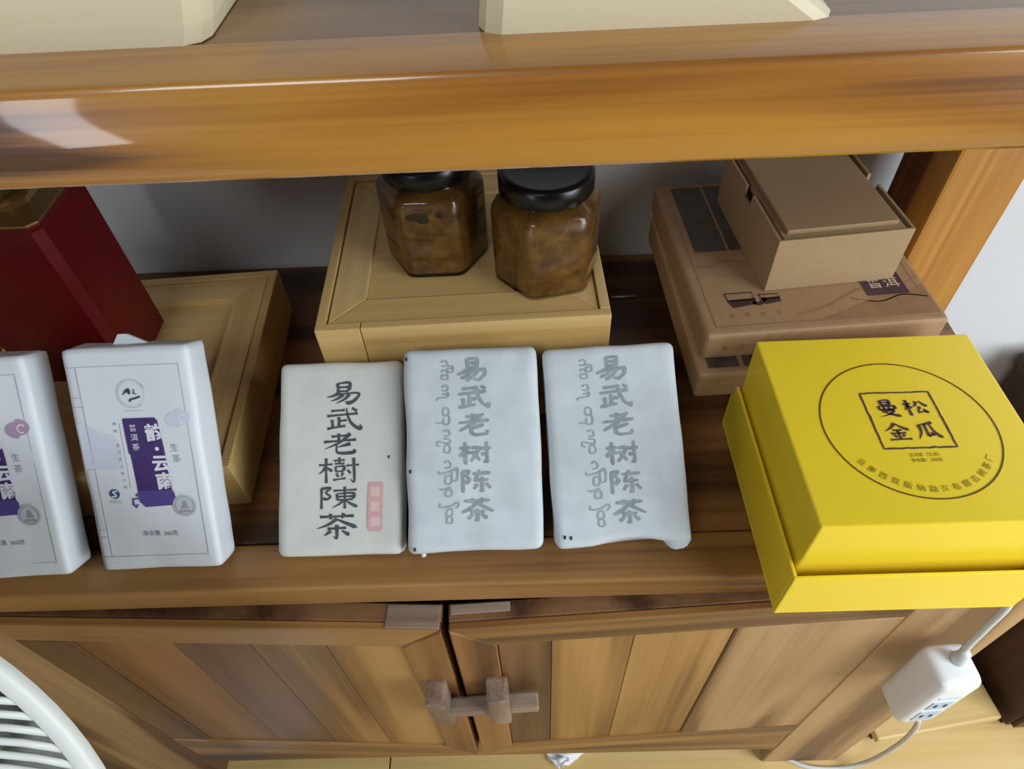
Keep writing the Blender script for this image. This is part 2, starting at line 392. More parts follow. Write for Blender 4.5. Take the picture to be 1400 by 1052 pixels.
# upper shelf: front rail with a softly crowned face, boards behind
def crowned(name, x0, x1, y0, y1, z0, z1, mat, parent, crown=0.0022, r=0.002):
    pts = [(y1, z0), (y1, z1)]
    n = 26; prof = []
    for i in range(n+1):
        t = i/n; z = z1-r-(z1-z0-2*r)*t
        prof.append((y0+crown*(2*abs(t-0.5))**2.2, z))
    pts += [(y0+crown+r, z1), (y0+crown+r*0.3, z1-r*0.3)]+prof+[(y0+crown+r*0.3, z0+r*0.3), (y0+crown+r, z0)]
    pts = [(a+UO[1], b2+UO[2]) for a, b2 in pts]
    o = prism(name, pts, x0, x1, mat, parent, 0, lambda a, b2, h: (h, a, b2))
    return soften(o, 60)
us = box('upper_shelf', (XL, XR+0.05), (0.2445, 0.40), (0.332, 0.3635), 'teak_top', unit, 0.0008, UO)
box('shelf_board', (XL, XR+0.05), (0.4005, 0.578), (0.332, 0.3635), 'teak_top', us, 0.0008, UO)
crowned('shelf_front_rail', XL, XR+0.05, 0.212, 0.244, 0.3285, 0.364, 'teak_front', us)
# back posts
for x0, x1 in ((0.334, 0.395), (XL+0.002, XL+0.063)):
    box('post', (x0, x1), (0.466, 0.537), (0.0, 0.332), 'teak_post', unit, 0.003, UO)
# carcass
YF = 0.207
car = box('carcass_back', (XL+0.02, XR-0.02), (0.56, 0.575), (-0.475, -0.028), 'teak_plank_dark', unit, 0, UO)
for x0, x1 in ((XL+0.014, XL+0.034), (0.364, 0.384)):
    box('side_panel', (x0, x1), (YF+0.024, 0.56), (-0.475, -0.028), 'teak_plank_mid', car, 0, UO)
box('cabinet_floor', (XL+0.034, 0.364), (YF+0.024, 0.56), (-0.475, -0.455), 'teak_plank_dark', car, 0, UO)
box('top_rail', (-0.416, 0.2885), (YF+0.014, YF+0.026), (-0.034, -0.0285), 'teak_rail', car, 0, UO)
br = box('bottom_rail', (-0.4155, 0.288), (YF, YF+0.024), (-0.478, -0.404), 'teak_rail', unit, 0.002, UO)
for x0, x1 in ((0.2895, 0.384), (-0.52, -0.4165)):
    box('stile', (x0, x1), (YF, YF+0.024), (-Z0, -0.0285), 'teak_stile', unit, 0.002, UO)
    xa = x0 if x0 > 0 else x1-0.05
    box('leg', (x0+0.02, x1-0.02), (0.50, 0.55), (-Z0, -0.4755), 'teak_plank_dark', unit, 0.002, UO)

box('end_panel', (XL+0.014, -0.521), (YF+0.002, YF+0.024), (-Z0, -0.0285), 'teak_plank_dark', unit, 0.001, UO)
# doors, hinged at the outer stiles and standing slightly open in the middle
def door(hx, width, side, ang, planks, wide_stile):
    """side=+1: door runs to +x from its hinge. local: a along width from hinge, z worktop-relative"""
    zt, zb = -0.033, -0.402
    th = 0.020
    d = bpy.data.objects.new('door', None)
    # backing panel is the door's own mesh
    bm = bmesh.new()
    X = lambda a: a*side
    xs = sorted((X(0.001), X(width)))
    bm_box(bm, xs, (0.006, th), (zb, zt), 0.0008, 1)
    o = from_bm('door', bm, 'teak_plank_dark', unit)
    o.location = (hx+UO[0], YF+UO[1], UO[2]); o.rotation_euler = (0, 0, ang)
    rw, sw = 0.034, 0.034
    mp = lambda a, b2, h: (X(a), h, b2)
    # frame members in front, mitred at the free top corner
    prism('rail', [(0.0, zt), (width, zt), (width-sw, zt-rw), (0.0, zt-rw)], -0.001, 0.0058, 'teak_rail', o, 0.0012, mp, 1)
    prism('rail', [(0.0, zb), (width, zb), (width-sw, zb+rw), (0.0, zb+rw)], -0.001, 0.0058, 'teak_rail', o, 0.0012, mp, 1)
    prism('stile', [(width, zt-0.0006), (width, zb+0.0006), (width-sw+0.0003, zb+rw+0.0002), (width-sw+0.0003, zt-rw-0.0002)], -0.0016, 0.0058, 'teak_plank_mid' , o, 0.0012, mp, 1)
    prism('stile', [(0.0, zt-rw-0.0004), (wide_stile, zt-rw-0.0004), (wide_stile, zb+rw+0.0004), (0.0, zb+rw+0.0004)], -0.0006, 0.0058, 'teak_stile' if side < 0 else 'teak_plank_dark', o, 0.0012, mp, 1)
    e = [wide_stile]+planks+[width-sw]
    tones = ['teak_plank_mid', 'teak_plank_dark', 'teak_plank_light', 'teak_plank_light'] if side > 0 else ['teak_plank_light', 'teak_plank_light', 'teak_plank_dark']
    for i in range(len(e)-1):
        prism('panel_board', [(e[i]+0.0003, zt-rw-0.0003), (e[i+1]-0.0003, zt-rw-0.0003), (e[i+1]-0.0003, zb+rw+0.0003), (e[i]+0.0003, zb+rw+0.0003)],
              0.0012, 0.0058, tones[i % len(tones)], o, 0.0004, mp, 1)
    return o
dl = door(-0.415, 0.3455, 1, radians(-2.4), [0.125, 0.189, 0.25], 0.045)
dr = door(0.288, 0.352, -1, radians(2.4), [0.211, 0.276], 0.132)
# latch: two upright worn keepers on the doors and a sliding bar between them
def keeper(parent, a0, a1, z0, z1):
    bm = bmesh.new(); bm_box(bm, (a0, a1), (-0.024, -0.0008), (z0, z1), 0.003, 2)
    for v in bm.verts:
        if v.co.y < -0.015 and v.co.z < z0+0.03: v.co.y += 0.008
    return from_bm('latch_keeper', bm, 'worn_wood_up', parent)
keeper(dl, 0.3215, 0.3385, -0.225, -0.140)
keeper(dr, -0.332, -0.3135, -0.228, -0.138)
bm = bmesh.new(); bm_box(bm, (-0.3705, -0.288), (-0.016, -0.004), (-0.196, -0.176), 0.002, 2)
from_bm('latch_bar', bm, 'worn_wood', dr)
# worn catch plates let into the top of the doors
bm = bmesh.new(); bm_box(bm, (0.304, 0.3445), (0.0005, 0.0185), (-0.0332, -0.0318), 0.0005, 1); from_bm('catch_plate', bm, 'worn_wood', dl)
bm = bmesh.new(); bm_box(bm, (-0.3505, -0.306), (0.011, 0.0185), (-0.0332, -0.0318), 0.0005, 1); from_bm('catch_plate', bm, 'worn_wood', dr)

# ================================================================== BAMBOO TEA-CAKE BOXES
def bamboo_box(loc, rz, S, D, hgt, label, group=None, split=True, panel_drop=0.006):
    """origin: bottom front-right corner centre-free: local x in -S/2..S/2, y in 0..D"""
    t = root('bamboo_box', label, 'box', loc, rz, 0, group)
    wl_ = 0.0075
    x0, x1 = -S/2, S/2
    # four side boards
    if split:
        box('front_board', (x0+0.034, x1), (0, wl_), (0, hgt), 'bamboo', t, 0.001)
        box('front_board', (x0, x0+0.0335), (0, wl_), (0, hgt), 'bamboo', t, 0.001)
    else:
        box('front_board', (x0, x1), (0, wl_), (0, hgt), 'bamboo', t, 0.001)
    box('back_board', (x0, x1), (D-wl_, D), (0, hgt), 'bamboo', t, 0.001)
    box('side_board', (x0, x0+wl_), (wl_+0.0002, D-wl_-0.0002), (0, hgt), 'bamboo_deep', t, 0.001)
    box('side_board', (x1-wl_, x1), (wl_+0.0002, D-wl_-0.0002), (0, hgt), 'bamboo_deep', t, 0.001)
    box('bottom_board', (x0+wl_, x1-wl_), (wl_, D-wl_), (0.002, 0.008), 'bamboo', t, 0)
    # lid: mitred frame round a fielded panel
    a0, a1, b0, b1 = x0+wl_+0.001, x1-wl_-0.001, wl_+0.001, D-wl_-0.001
    f = 0.026; zf = hgt-0.002
    P = panel_drop
    prism('lid_rail', [(a0, b0), (a1, b0), (a1-f, b0+f), (a0+f, b0+f)], hgt-0.014, zf, 'bamboo', t, 0.0012)
    prism('lid_rail', [(a0, b1), (a0+f, b1-f), (a1-f, b1-f), (a1, b1)], hgt-0.014, zf, 'bamboo', t, 0.0012)
    prism('lid_rail', [(a0, b0), (a0+f, b0+f), (a0+f, b1-f), (a0, b1)], hgt-0.014, zf, 'bamboo_deep', t, 0.0012)
    prism('lid_rail', [(a1, b0), (a1, b1), (a1-f, b1-f), (a1-f, b0+f)], hgt-0.014, zf, 'bamboo_deep', t, 0.0012)
    p = box('lid_panel', (a0+f, a1-f), (b0+f, b1-f), (hgt-0.014, zf-P), 'bamboo', t, 0)
    return t
BBG = None
JB = (-0.0455, 0.3615)
bamboo_box((JB[0], JB[1]+0.002, Z0), radians(1.6), 0.217, 0.203, 0.0575, 'lower bamboo box, hidden behind the leaning tea bricks, carrying the jar box')
bamboo_box((JB[0], JB[1], Z0+0.0575), radians(1.6), 0.219, 0.206, 0.0575, 'bamboo box with framed lid carrying the two glass jars', panel_drop=0.0025)
bamboo_box((-0.221-0.113*cos(radians(3.2)), 0.285-0.113*sin(radians(3.2)), Z0), radians(3.2), 0.226, 0.226, 0.0515, 'bamboo box with framed lid under the red tin', split=False)

# ================================================================== JARS
def jar(loc, rz, label, s=0.0425, pockets=()):
    t = root('glass_jar', label, 'jar', loc, rz)
    H6 = 0.066
    def hexring(bm, r, z, rc=0.12):
        # hexagon with softened corners, flat side facing -y
        out = []
        n = 6
        cor = [Vector((r*cos(pi/3*k-pi/2-pi/6), r*sin(pi/3*k-pi/2-pi/6), 0)) for k in range(n)]
        for k in range(n):
            p, a, b2 = cor[k], cor[k-1], cor[(k+1) % n]
            for q in (p.lerp(a, rc), p.lerp(a, rc*0.35)*0.985, p.lerp(b2, rc*0.35)*0.985, p.lerp(b2, rc)):
                out.append(bm.verts.new((q.x, q.y, z)))
        return out
    def shell(name, prof, mat, cap=True):
        bm = bmesh.new(); R = []
        for r, z, circ in prof:
            if circ:
                ref = len(R[0]); ring = []
                for i in range(ref):
                    v = R[0][i].co; a = math.atan2(v.y, v.x); ring.append(bm.verts.new((r*cos(a), r*sin(a), z)))
                R.append(ring)
            else: R.append(hexring(bm, r, z))
        for A, B in zip(R, R[1:]):
            for i in range(len(A)): bm.faces.new((A[i], A[(i+1) % len(A)], B[(i+1) % len(A)], B[i]))
        bm.faces.new(R[0]); bm.faces.new(R[-1])
        return soften(from_bm(name, bm, mat, t), 38)
    shell('glass_body', [(s*0.93, 0.0, 0), (s*0.99, 0.002, 0), (s, 0.006, 0), (s, H6-0.004, 0), (s*0.985, H6, 0), (s*0.93, H6+0.004, 0), (0.031, H6+0.0085, 1), (0.030, H6+0.012, 1), (0.030, H6+0.02, 1)], 'glass')
    shell('contents', [(s*0.9, 0.004, 0), (s*0.95, 0.007, 0), (s*0.95, H6-0.008, 0), (s*0.93, H6-0.002, 0), (s*0.86, H6+0.001, 0), (0.029, H6+0.004, 1)], 'preserve')
    for px_, pz_, ra, rb in pockets:     # dark air pockets against the front glass
        bm = bmesh.new(); bmesh.ops.create_uvsphere(bm, u_segments=16, v_segments=8, radius=1.0)
        for v in bm.verts: v.co = Vector((px_+v.co.x*ra, -s*0.95*cos(pi/6)+v.co.y*0.0008, pz_+v.co.z*rb))
        from_bm('air_pocket', bm, 'pocket', t, True)
    lz = H6+0.0105
    lid = lathe('lid', [(0.0, 0.0), (0.0330, 0.0), (0.0343, 0.001), (0.0343, 0.0125), (0.0330, 0.0150), (0.0300, 0.0158), (0.0285, 0.0150), (0.0, 0.0146)], 'lid_black', t, 48, loc=(0, 0, lz))
    return t
ZJ = Z0+0.1105
jar((-0.0685, 0.4545, ZJ), radians(0.5), 'black-lidded jar of brown preserve with dark air pocket under its shoulder, nearer the wall', pockets=((-0.008, 0.0575, 0.0085, 0.0036), (0.009, 0.0585, 0.0028, 0.0024), (-0.004, 0.0545, 0.005, 0.0030)))
jar((0.0185, 0.4245, ZJ), radians(12), 'fuller amber jar of preserve with black lid at the front corner of the bamboo box')

# ================================================================== RED TIN
t = root('red_tin', 'red square tea tin with gold shoulder standing on the bamboo box', 'tin', (-0.325-0.0475, 0.418, Z0+0.0437), radians(0.5))
def chamf(hx, hy, c): return [(-hx+c, -hy), (hx-c, -hy), (hx, -hy+c), (hx, hy-c), (hx-c, hy), (-hx+c, hy), (-hx, hy-c), (-hx, -hy+c)]
def loft(name, secs, mat, parent, bevel=0):
    bm = bmesh.new(); R = [[bm.verts.new((x, y, z)) for x, y in pts] for pts, z in secs]
    for A, B in zip(R, R[1:]):
        for i in range(len(A)): bm.faces.new((A[i], A[(i+1) % len(A)], B[(i+1) % len(A)], B[i]))
    bm.faces.new(R[0][::-1]); bm.faces.new(R[-1])
    return from_bm(name, bm, mat, parent)
hx, hy = 0.0475, 0.0375
loft('tin_body', [(chamf(hx-0.003, hy-0.003, 0.006), 0), (chamf(hx, hy, 0.006), 0.003), (chamf(hx, hy, 0.006), 0.150), (chamf(hx-0.002, hy-0.002, 0.006), 0.1525)], 'tin_red', t)
loft('shoulder', [(chamf(hx-0.002, hy-0.002, 0.006), 0.1525), (chamf(hx-0.001, hy-0.001, 0.006), 0.154), (chamf(hx-0.001, hy-0.001, 0.006), 0.1555), (chamf(hx-0.012, hy-0.012, 0.010), 0.160), (chamf(hx-0.014, hy-0.014, 0.010), 0.1625)], 'tin_gold', t)
lathe('cap', [(0, 0.1625), (0.0225, 0.1625), (0.0225, 0.184), (0.021, 0.186), (0, 0.186)], 'tin_gold', t)

# ================================================================== TEA BRICKS
def brick_root(name, label, x, y, th, rz, roll, group=None):
    o = bpy.data.objects.new(name, None); C.objects.link(o); o.empty_display_size = 0.03
    o.rotation_mode = 'XYZ'
    mm = Matrix.Rotation(rz, 4, 'Z') @ Matrix.Rotation(th, 4, 'X') @ Matrix.Rotation(roll, 4, 'Z')
    o.location = (x, y, Z0); o.rotation_euler = mm.to_euler('XYZ')
    o['label'] = label; o['category'] = 'tea brick'
    if group: o['group'] = group
    return o
def crumple(seed, amp, W, L, T, freq=34):
    off = Vector((seed*3.7, seed*1.3, seed*2.1))
    def bump(x, y): return amp*noise.noise(Vector((x*freq, y*freq, 0))+off)+amp*0.5*noise.noise(Vector((x*freq*2.6, y*freq*2.6, 3))+off)
    def warp(p):
        q = p.copy()
        fz = max(0.0, min(1.0, p.z/T))
        q.z += bump(p.x, p.y)*fz
        ex = noise.noise(Vector((p.x*20, p.y*30, p.z*60))+off); ey = noise.noise(Vector((p.x*30, p.y*20, p.z*60))+off*2)
        if abs(p.x) > W/2-0.006: q.x += amp*1.6*ex
        if p.y < 0.006 or p.y > L-0.006: q.y += amp*1.6*ey
        return q
    return bump, warp

# --- two white printed bricks
def white_brick(x, y, th, rz, roll, W, L, T, seed, label, variant, flap):
    t = brick_root('wrapped_tea_brick', label, x, y, th, rz, roll)
    bump, warp0 = crumple(seed, 0.0005, W, L, T, 26)
    round_box('wrapper', W, L, T, 0.0028, (22, 36, 8), 'paper_white', t, warp0)
    mp = lambda u, v, h: (u, v, T+bump(u, v)+h)
    hw = W/2
    U = lambda u: (u-0.5)*W            # u, v in 0..1 across the face, v from the top
    V = lambda v: (1-v)*L
    P = Print()                          # border rules
    for a, b2 in (((0.02, 0.075), (0.91, 0.075)), ((0.02, 0.93), (0.91, 0.93)), ((0.91, 0.075), (0.91, 0.93)), ((0.10, 0.075), (0.10, 0.93)),
                  ((0.02, 0.205), (0.10, 0.205)), ((0.02, 0.245), (0.10, 0.245)), ((0.02, 0.52), (0.10, 0.52)), ((0.02, 0.80), (0.10, 0.80)), ((0.02, 0.835), (0.10, 0.835))):
        P.line([(U(a[0]), V(a[1])), (U(b2[0]), V(b2[1]))], 0.00035)
    P.build('border_rules', 'print_grey', t, mp, 0.0003)
    V = lambda v: (1-(v-0.03))*L
    # pale clouds in the background
    P = Print(); ly = 'print_lilac' if variant == 0 else 'print_mauve'
    cx, cy = U(0.84), V(0.345)
    P.poly([(cx+0.0085*cos(a), cy+0.0060*sin(a)+(0.002 if cos(a) > 0 else 0)) for a in [2*pi*i/30 for i in range(30)]])
    P.build('cloud_motif', ly, t, mp, 0.00035)
    P = Print(); P.ring(cx+0.003, cy+0.001, 0.0028, 0.001, 0.6, 5.2, 20); P.build('cloud_curl', 'print_white', t, mp, 0.0005)
    P = Print()
    P.poly([(U(a), V(b2)) for a, b2 in ((0.03, 0.35), (0.08, 0.34), (0.14, 0.37), (0.22, 0.395), (0.3, 0.40), (0.34, 0.44), (0.34, 0.555), (0.10, 0.555), (0.03, 0.555))])
    P.build('mountain_motif', 'print_lilac', t, mp, 0.00028)
    # round emblem at the top
    P = Print(); ex, ey = U(0.505), V(0.225)
    P.ring(ex, ey, 0.0098, 0.0006, 0.4, 2*pi-0.9); P.ring(ex, ey, 0.0086, 0.0002)
    P.rect(ex-0.006, ex+0.006, ey-0.0122, ey-0.0116); P.build('emblem_ring', 'print_silver', t, mp, 0.00045)
    P = Print()
    P.line(catmull([(ex-0.006, ey-0.0005), (ex-0.004, ey+0.0015), (ex-0.002, ey+0.003), (ex-0.0015, ey-0.0005)], 5), [0.0008]*4+[0.0016]*6+[0.0022]*4+[0.0014, 0.001])
    P.line(catmull([(ex-0.002, ey-0.0055), (ex-0.001, ey-0.004), (ex+0.003, ey-0.003), (ex+0.0055, ey-0.002)], 5), 0.0013)
    P.line([(ex+0.002, ey+0.003), (ex+0.0015, ey), (ex+0.0035, ey-0.0003)], 0.0008)
    P.build('emblem_mark', 'print_black', t, mp, 0.0005)
    # purple title block, its lettering cut out in white
    P = Print()
    o = [(0.40, 0.33), (0.655, 0.33), (0.675, 0.345), (0.678, 0.40), (0.672, 0.415), (0.685, 0.425), (0.69, 0.47), (0.692, 0.56), (0.695, 0.62), (0.70, 0.655)]
    P.poly([(U(a), V(b2)) for a, b2 in [(0.395, 0.34)]+o+[(0.42, 0.655), (0.412, 0.49), (0.40, 0.485)]])
    P.build('title_block', 'print_purple', t, mp, 0.00045)
    P = Print()
    P.poly([(U(a), V(b2)) for a, b2 in ((0.42, 0.655), (0.70, 0.655), (0.715, 0.67), (0.715, 0.715), (0.70, 0.725), (0.46, 0.73), (0.44, 0.715), (0.42, 0.705))])
    P.line([(U(0.44), V(0.66)), (U(0.40), V(0.675)), (U(0.425), V(0.69)), (U(0.37), V(0.69)), (U(0.365), V(0.715)), (U(0.385), V(0.73)), (U(0.40), V(0.715))], 0.0015)
    P.build('title_base', 'print_violet', t, mp, 0.0005)
    P = Print()
    P.text('韵', U(0.635), V(0.395), 0.0128, 0.035); P.disc(U(0.635), V(0.468), 0.0014)
    P.text('云', U(0.648), V(0.535), 0.0125, 0.035); P.text('南', U(0.655), V(0.612), 0.0125, 0.035)
    P.build('title_lettering', 'print_white', t, mp, 0.0008)
    P = Print()
    for k, ch in enumerate('普洱茶'): P.text(ch, U(0.47), V(0.372+0.042*k), 0.0052, 0.01)
    P.build('small_lettering', 'print_lilac', t, mp, 0.0008)
    # grey lettering: kind, weight, side column
    P = Print()
    P.text('生', U(0.775), V(0.465), 0.0062); P.text('茶', U(0.778), V(0.515), 0.0062)
    P.build('kind_lettering', 'print_grey', t, mp, 0.0004)
    P = Print()
    P.text('净含量', U(0.47), V(0.853), 0.0042, 0.012); P.text('360克', U(0.63), V(0.856), 0.0042, 0.012)
    P.build('weight_lettering', 'print_grey', t, mp, 0.0004)
    P = Print(); P.line([(U(0.365), V(0.35)), (U(0.365), V(0.64))], 0.0003); P.build('side_rule', 'print_grey', t, mp, 0.0004)
    P = Print()
    for k, ch in enumerate('典藏·普洱茶之韵云南'): P.text(ch, U(0.325), V(0.352+0.0315*k), 0.0026)
    P.build('side_lettering', 'print_grey', t, mp, 0.0004)
    if variant == 0:
        P = Print(); P.disc(U(0.225), V(0.665), 0.0036); P.build('blue_mark', 'print_blue', t, mp, 0.0005)
        P = Print(); P.line(catmull([(U(0.225)+0.0022, V(0.665)+0.002), (U(0.225)-0.001, V(0.665)+0.0016), (U(0.225)+0.0012, V(0.665)-0.0014), (U(0.225)-0.0024, V(0.665)-0.002)], 5), 0.0011)
        P.build('blue_mark_swirl', 'print_white', t, mp, 0.0007)
        P = Print(); P.rect(U(0.225)-0.0036, U(0.225)+0.0036, V(0.70)-0.001, V(0.70)+0.0008); P.build('mark_caption', 'print_silver', t, mp, 0.0005)
    # round portrait stamp at the lower right
    sx_, sy_ = U(0.78), V(0.73)
    P = Print(); P.disc(sx_, sy_, 0.0082); P.build('stamp', 'print_silver', t, mp, 0.00055)
    P = Print(); P.ring(sx_, sy_, 0.0066, 0.0005); P.line([(sx_-0.004, sy_-0.004), (sx_+0.004, sy_-0.004)], 0.0016)
    P.poly([(sx_-0.0025, sy_-0.002), (sx_+0.003, sy_-0.002), (sx_+0.002, sy_+0.001), (sx_+0.001, sy_+0.004), (sx_-0.001, sy_+0.0035), (sx_-0.0016, sy_)])
    P.build('stamp_figure', 'print_grey', t, mp, 0.0008)
    if flap:   # folded paper corner standing up behind the top edge
        bm = bmesh.new()
        for q in (0, 0.0012):
            pass
        pts = [(-0.018, L-0.003), (0.012, L-0.002), (-0.006, L+0.0065), (-0.012, L+0.0065)]
        lo = [bm.verts.new((a, b2, 0.008)) for a, b2 in pts]; hi = [bm.verts.new((a, b2, 0.010)) for a, b2 in pts]
        bm.faces.new(lo); bm.faces.new(hi)
        for i in range(4): bm.faces.new((lo[i], lo[(i+1) % 4], hi[(i+1) % 4], hi[i]))
        from_bm('paper_fold', bm, 'paper_white', t)
    return t
white_brick(-0.2652, 0.2445, radians(54.6), radians(0.1), radians(0.25), 0.0855, 0.1616, 0.027, 1, 'white tea brick with blue quality mark and pale lilac cloud, paper fold behind its top', 0, True)
white_brick(-0.3735, 0.2405, radians(54.3), radians(1.0), radians(0.4), 0.0855, 0.1600, 0.027, 2, 'white tea brick printed with a mauve cloud beside its purple title', 1, False)

# --- cream brick with brush calligraphy
W, L, T = 0.0905, 0.1405, 0.022
t = brick_root('wrapped_tea_brick', 'cream tea brick with black brush calligraphy and pink seal', -0.1378, 0.2398, radians(34.2), radians(-0.2), 0)
bump, warp0 = crumple(5, 0.0006, W, L, T)
round_box('wrapper', W, L, T, 0.005, (24, 36, 8), 'paper_old', t, warp0)
mp = lambda u, v, h: (u, v, T+bump(u, v)+h)
P = Print()
yy = (0.165, 0.30, 0.43, 0.565, 0.705, 0.845)
for ch, v, ux, cw, chh in zip('易武老樹陳茶', yy, (0.53, 0.53, 0.505, 0.495, 0.49, 0.48), (0.0255, 0.0255, 0.025, 0.030, 0.029, 0.0305), (0.0158, 0.0165, 0.0158, 0.019, 0.0165, 0.0182)):
    P.strokes(CHAR[ch], (ux-0.5)*W, (1-v)*L, cw, chh, 0.0023 if ch not in '樹陳' else 0.0019, 'brush')
P.build('brush_lettering', 'ink_dark', t, mp, 0.0003)
su, sv = (0.785-0.5)*W, (1-0.755)*L
P = Print(); P.poly([(su+0.0058*a, sv+0.0175*b2) for a, b2 in ((-0.8, 1), (1.0, 1.0), (0.95, 0.3), (0.9, -0.3), (0.85, -0.9), (0.7, -1), (-0.75, -1), (-1, -0.8), (-0.95, -0.1), (-0.9, 0.4))])
P.build('red_seal', 'seal_red', t, mp, 0.0004)
P = Print()
for k, b2 in enumerate((0.62, 0.0, -0.6)): P.rect(su-0.0034, su+0.0034, sv+0.0175*b2-0.0034, sv+0.0175*b2+0.0034)
P.build('seal_characters', 'seal_pale', t, mp, 0.0006)
P = Print(); P.poly([((0.885-0.5)*W, (1-0.50)*L), ((0.905-0.5)*W, (1-0.495)*L), ((0.9-0.5)*W, (1-0.515)*L)]); P.build('dark_fleck', 'fleck', t, mp, 0.0006)

# --- two grey bricks with printed clerical lettering and rounded side script
# side script traced as loops, coordinates in a 482 x 1052 crop of the print
TAI = [[(125, 75), (140, 66), (158, 70), (160, 90), (145, 98), (128, 95)], [(160, 98), (190, 100), (192, 130), (165, 134), (162, 112), (190, 114)], [(124, 130), (140, 120), (158, 130), (156, 150), (126, 148)], [(126, 150), (158, 152), (158, 174), (126, 172), (126, 150)],
       [(126, 222), (140, 210), (156, 214), (158, 236), (140, 244), (128, 238)], [(158, 250), (158, 276), (100, 284), (92, 298)], [(126, 262), (156, 262)],
       [(126, 350), (142, 340), (158, 350), (158, 378), (128, 380), (126, 352)], [(128, 388), (158, 388), (158, 432), (128, 434), (128, 400)], [(128, 430), (84, 428)],
       [(126, 480), (142, 470), (158, 480), (158, 502), (130, 506)], [(126, 520), (158, 524), (158, 546), (126, 544), (92, 536), (86, 556), (104, 564)], [(126, 566), (142, 556), (158, 566), (156, 598), (128, 600), (126, 570)],
       [(126, 660), (142, 648), (158, 662), (156, 684), (128, 690)], [(88, 706), (98, 722), (150, 712), (196, 690), (200, 730)], [(166, 706), (194, 706), (194, 758), (166, 762), (166, 710)], [(128, 736), (158, 736), (158, 776), (128, 780), (128, 740)], [(90, 808), (110, 814), (156, 800)], [(126, 820), (158, 816), (158, 850), (126, 850), (126, 822)],
       [(92, 892), (90, 914), (150, 910), (190, 888), (198, 906), (180, 922)], [(128, 930), (158, 926), (158, 962), (128, 964), (128, 934)], [(126, 976), (142, 968), (158, 978), (156, 1004), (128, 1004), (126, 978)]]
def grey_brick(x, y, th, rz, roll, W, L, T, seed, label, uc, vtop, vbot, shear, torn):
    t = brick_root('wrapped_tea_brick', label, x, y, th, rz, roll)
    bump, warp0 = crumple(seed, 0.0008, W, L, T)
    def warp(p):
        q = warp0(p)
        if torn:
            a = p.x/W+0.5; fz = max(0, p.z/T)
            if p.y < 0.02:
                q.y += (0.0055*sin(pi*min(1, max(0, (a-0.25)/0.65)))**1.5)*(1-p.y/0.02)*fz
                q.y -= 0.002*max(0, (a-0.86)/0.14)*(1-p.y/0.02)
        return q
    round_box('wrapper', W, L, T, 0.0055, (26, 40, 10), 'paper_grey', t, warp)
    mp = lambda u, v, h: (u, v, T+bump(u, v)+h)
    H = (vbot-vtop)*L; sc_ = H/940.0
    X = lambda px, py: (uc-0.5)*W+(px-305)*sc_+shear*(py-530)*sc_
    Y = lambda py: (1-vtop)*L-(py-60)*sc_
    P = Print()
    for k, ch in enumerate('易武老树陈茶'):
        py = 122+162*k
        P.strokes(CHAR[ch], X(305, py), Y(py), 185*sc_, 138*sc_, 0.0023, 'flat')
    P.build('printed_lettering', 'ink_grey', t, mp, 0.0004)
    P = Print()
    for st in TAI: P.line([(X(a.x, a.y), Y(a.y)) for a in catmull(st, 4)], 0.0011)
    P.build('side_script', 'ink_pale', t, mp, 0.0004)
    fl_ = ((0.05, 0.975), (0.035, 0.60), (0.03, 0.05)) if not torn else ((0.07, 0.945), (0.115, 0.95))
    for u, v in fl_:
        a, b2 = (u-0.5)*W, (1-v)*L
        P = Print()
        P.poly([(a-0.0008, b2+0.0016), (a+0.001, b2+0.0012), (a+0.0006, b2-0.0014), (a-0.0008, b2-0.0010)])
        P.build('dark_fleck', 'fleck', t, mp, 0.0006)
    if torn:   # loose paper ears at the lower corners
        bm = bmesh.new()
        pts = [(W/2-0.022, 0.006), (W/2-0.002, 0.010), (W/2+0.001, 0.002), (W/2-0.004, -0.0045), (W/2-0.013, -0.0055), (W/2-0.018, -0.001)]
        lo = [bm.verts.new((a, b2, T-0.010)) for a, b2 in pts]; hi = [bm.verts.new((a*0.998, b2, T-0.004)) for a, b2 in pts]
        bm.faces.new(lo); bm.faces.new(hi)
        for i in range(6): bm.faces.new((lo[i], lo[(i+1) % 6], hi[(i+1) % 6], hi[i]))
        bmesh.ops.bevel(bm, geom=bm.edges[:], offset=0.0012, segments=2, affect='EDGES')
        from_bm('loose_corner', bm, 'paper_grey', t, True)
    else:
        bm = bmesh.new(); bm_box(bm, (-W/2+0.008, -W/2+0.011), (-0.0035, 0.002), (T-0.012, T-0.008), 0.0008, 1)
        from_bm('paper_crumb', bm, 'paper_old', t)
    return t
grey_brick(-0.0394, 0.2425, radians(37.2), radians(0.3), radians(0.3), 0.0963, 0.1454, 0.030, 11, 'grey paper tea brick with faded printed characters, between cream brick and torn grey brick', 0.52, 0.06, 0.85, 0.0, False)
grey_brick(0.0640, 0.2425, radians(33.6), radians(0.9), radians(1.0), 0.0957, 0.1430, 0.030, 17, 'grey paper tea brick with ragged lower corner beside the yellow box', 0.535, 0.065, 0.895, 0.045, True)

# ================================================================== YELLOW BOX
t = root('yellow_gift_box', 'bright yellow lidded gift box with circled characters on top', 'gift box', (0.2435, 0.265, Z0))
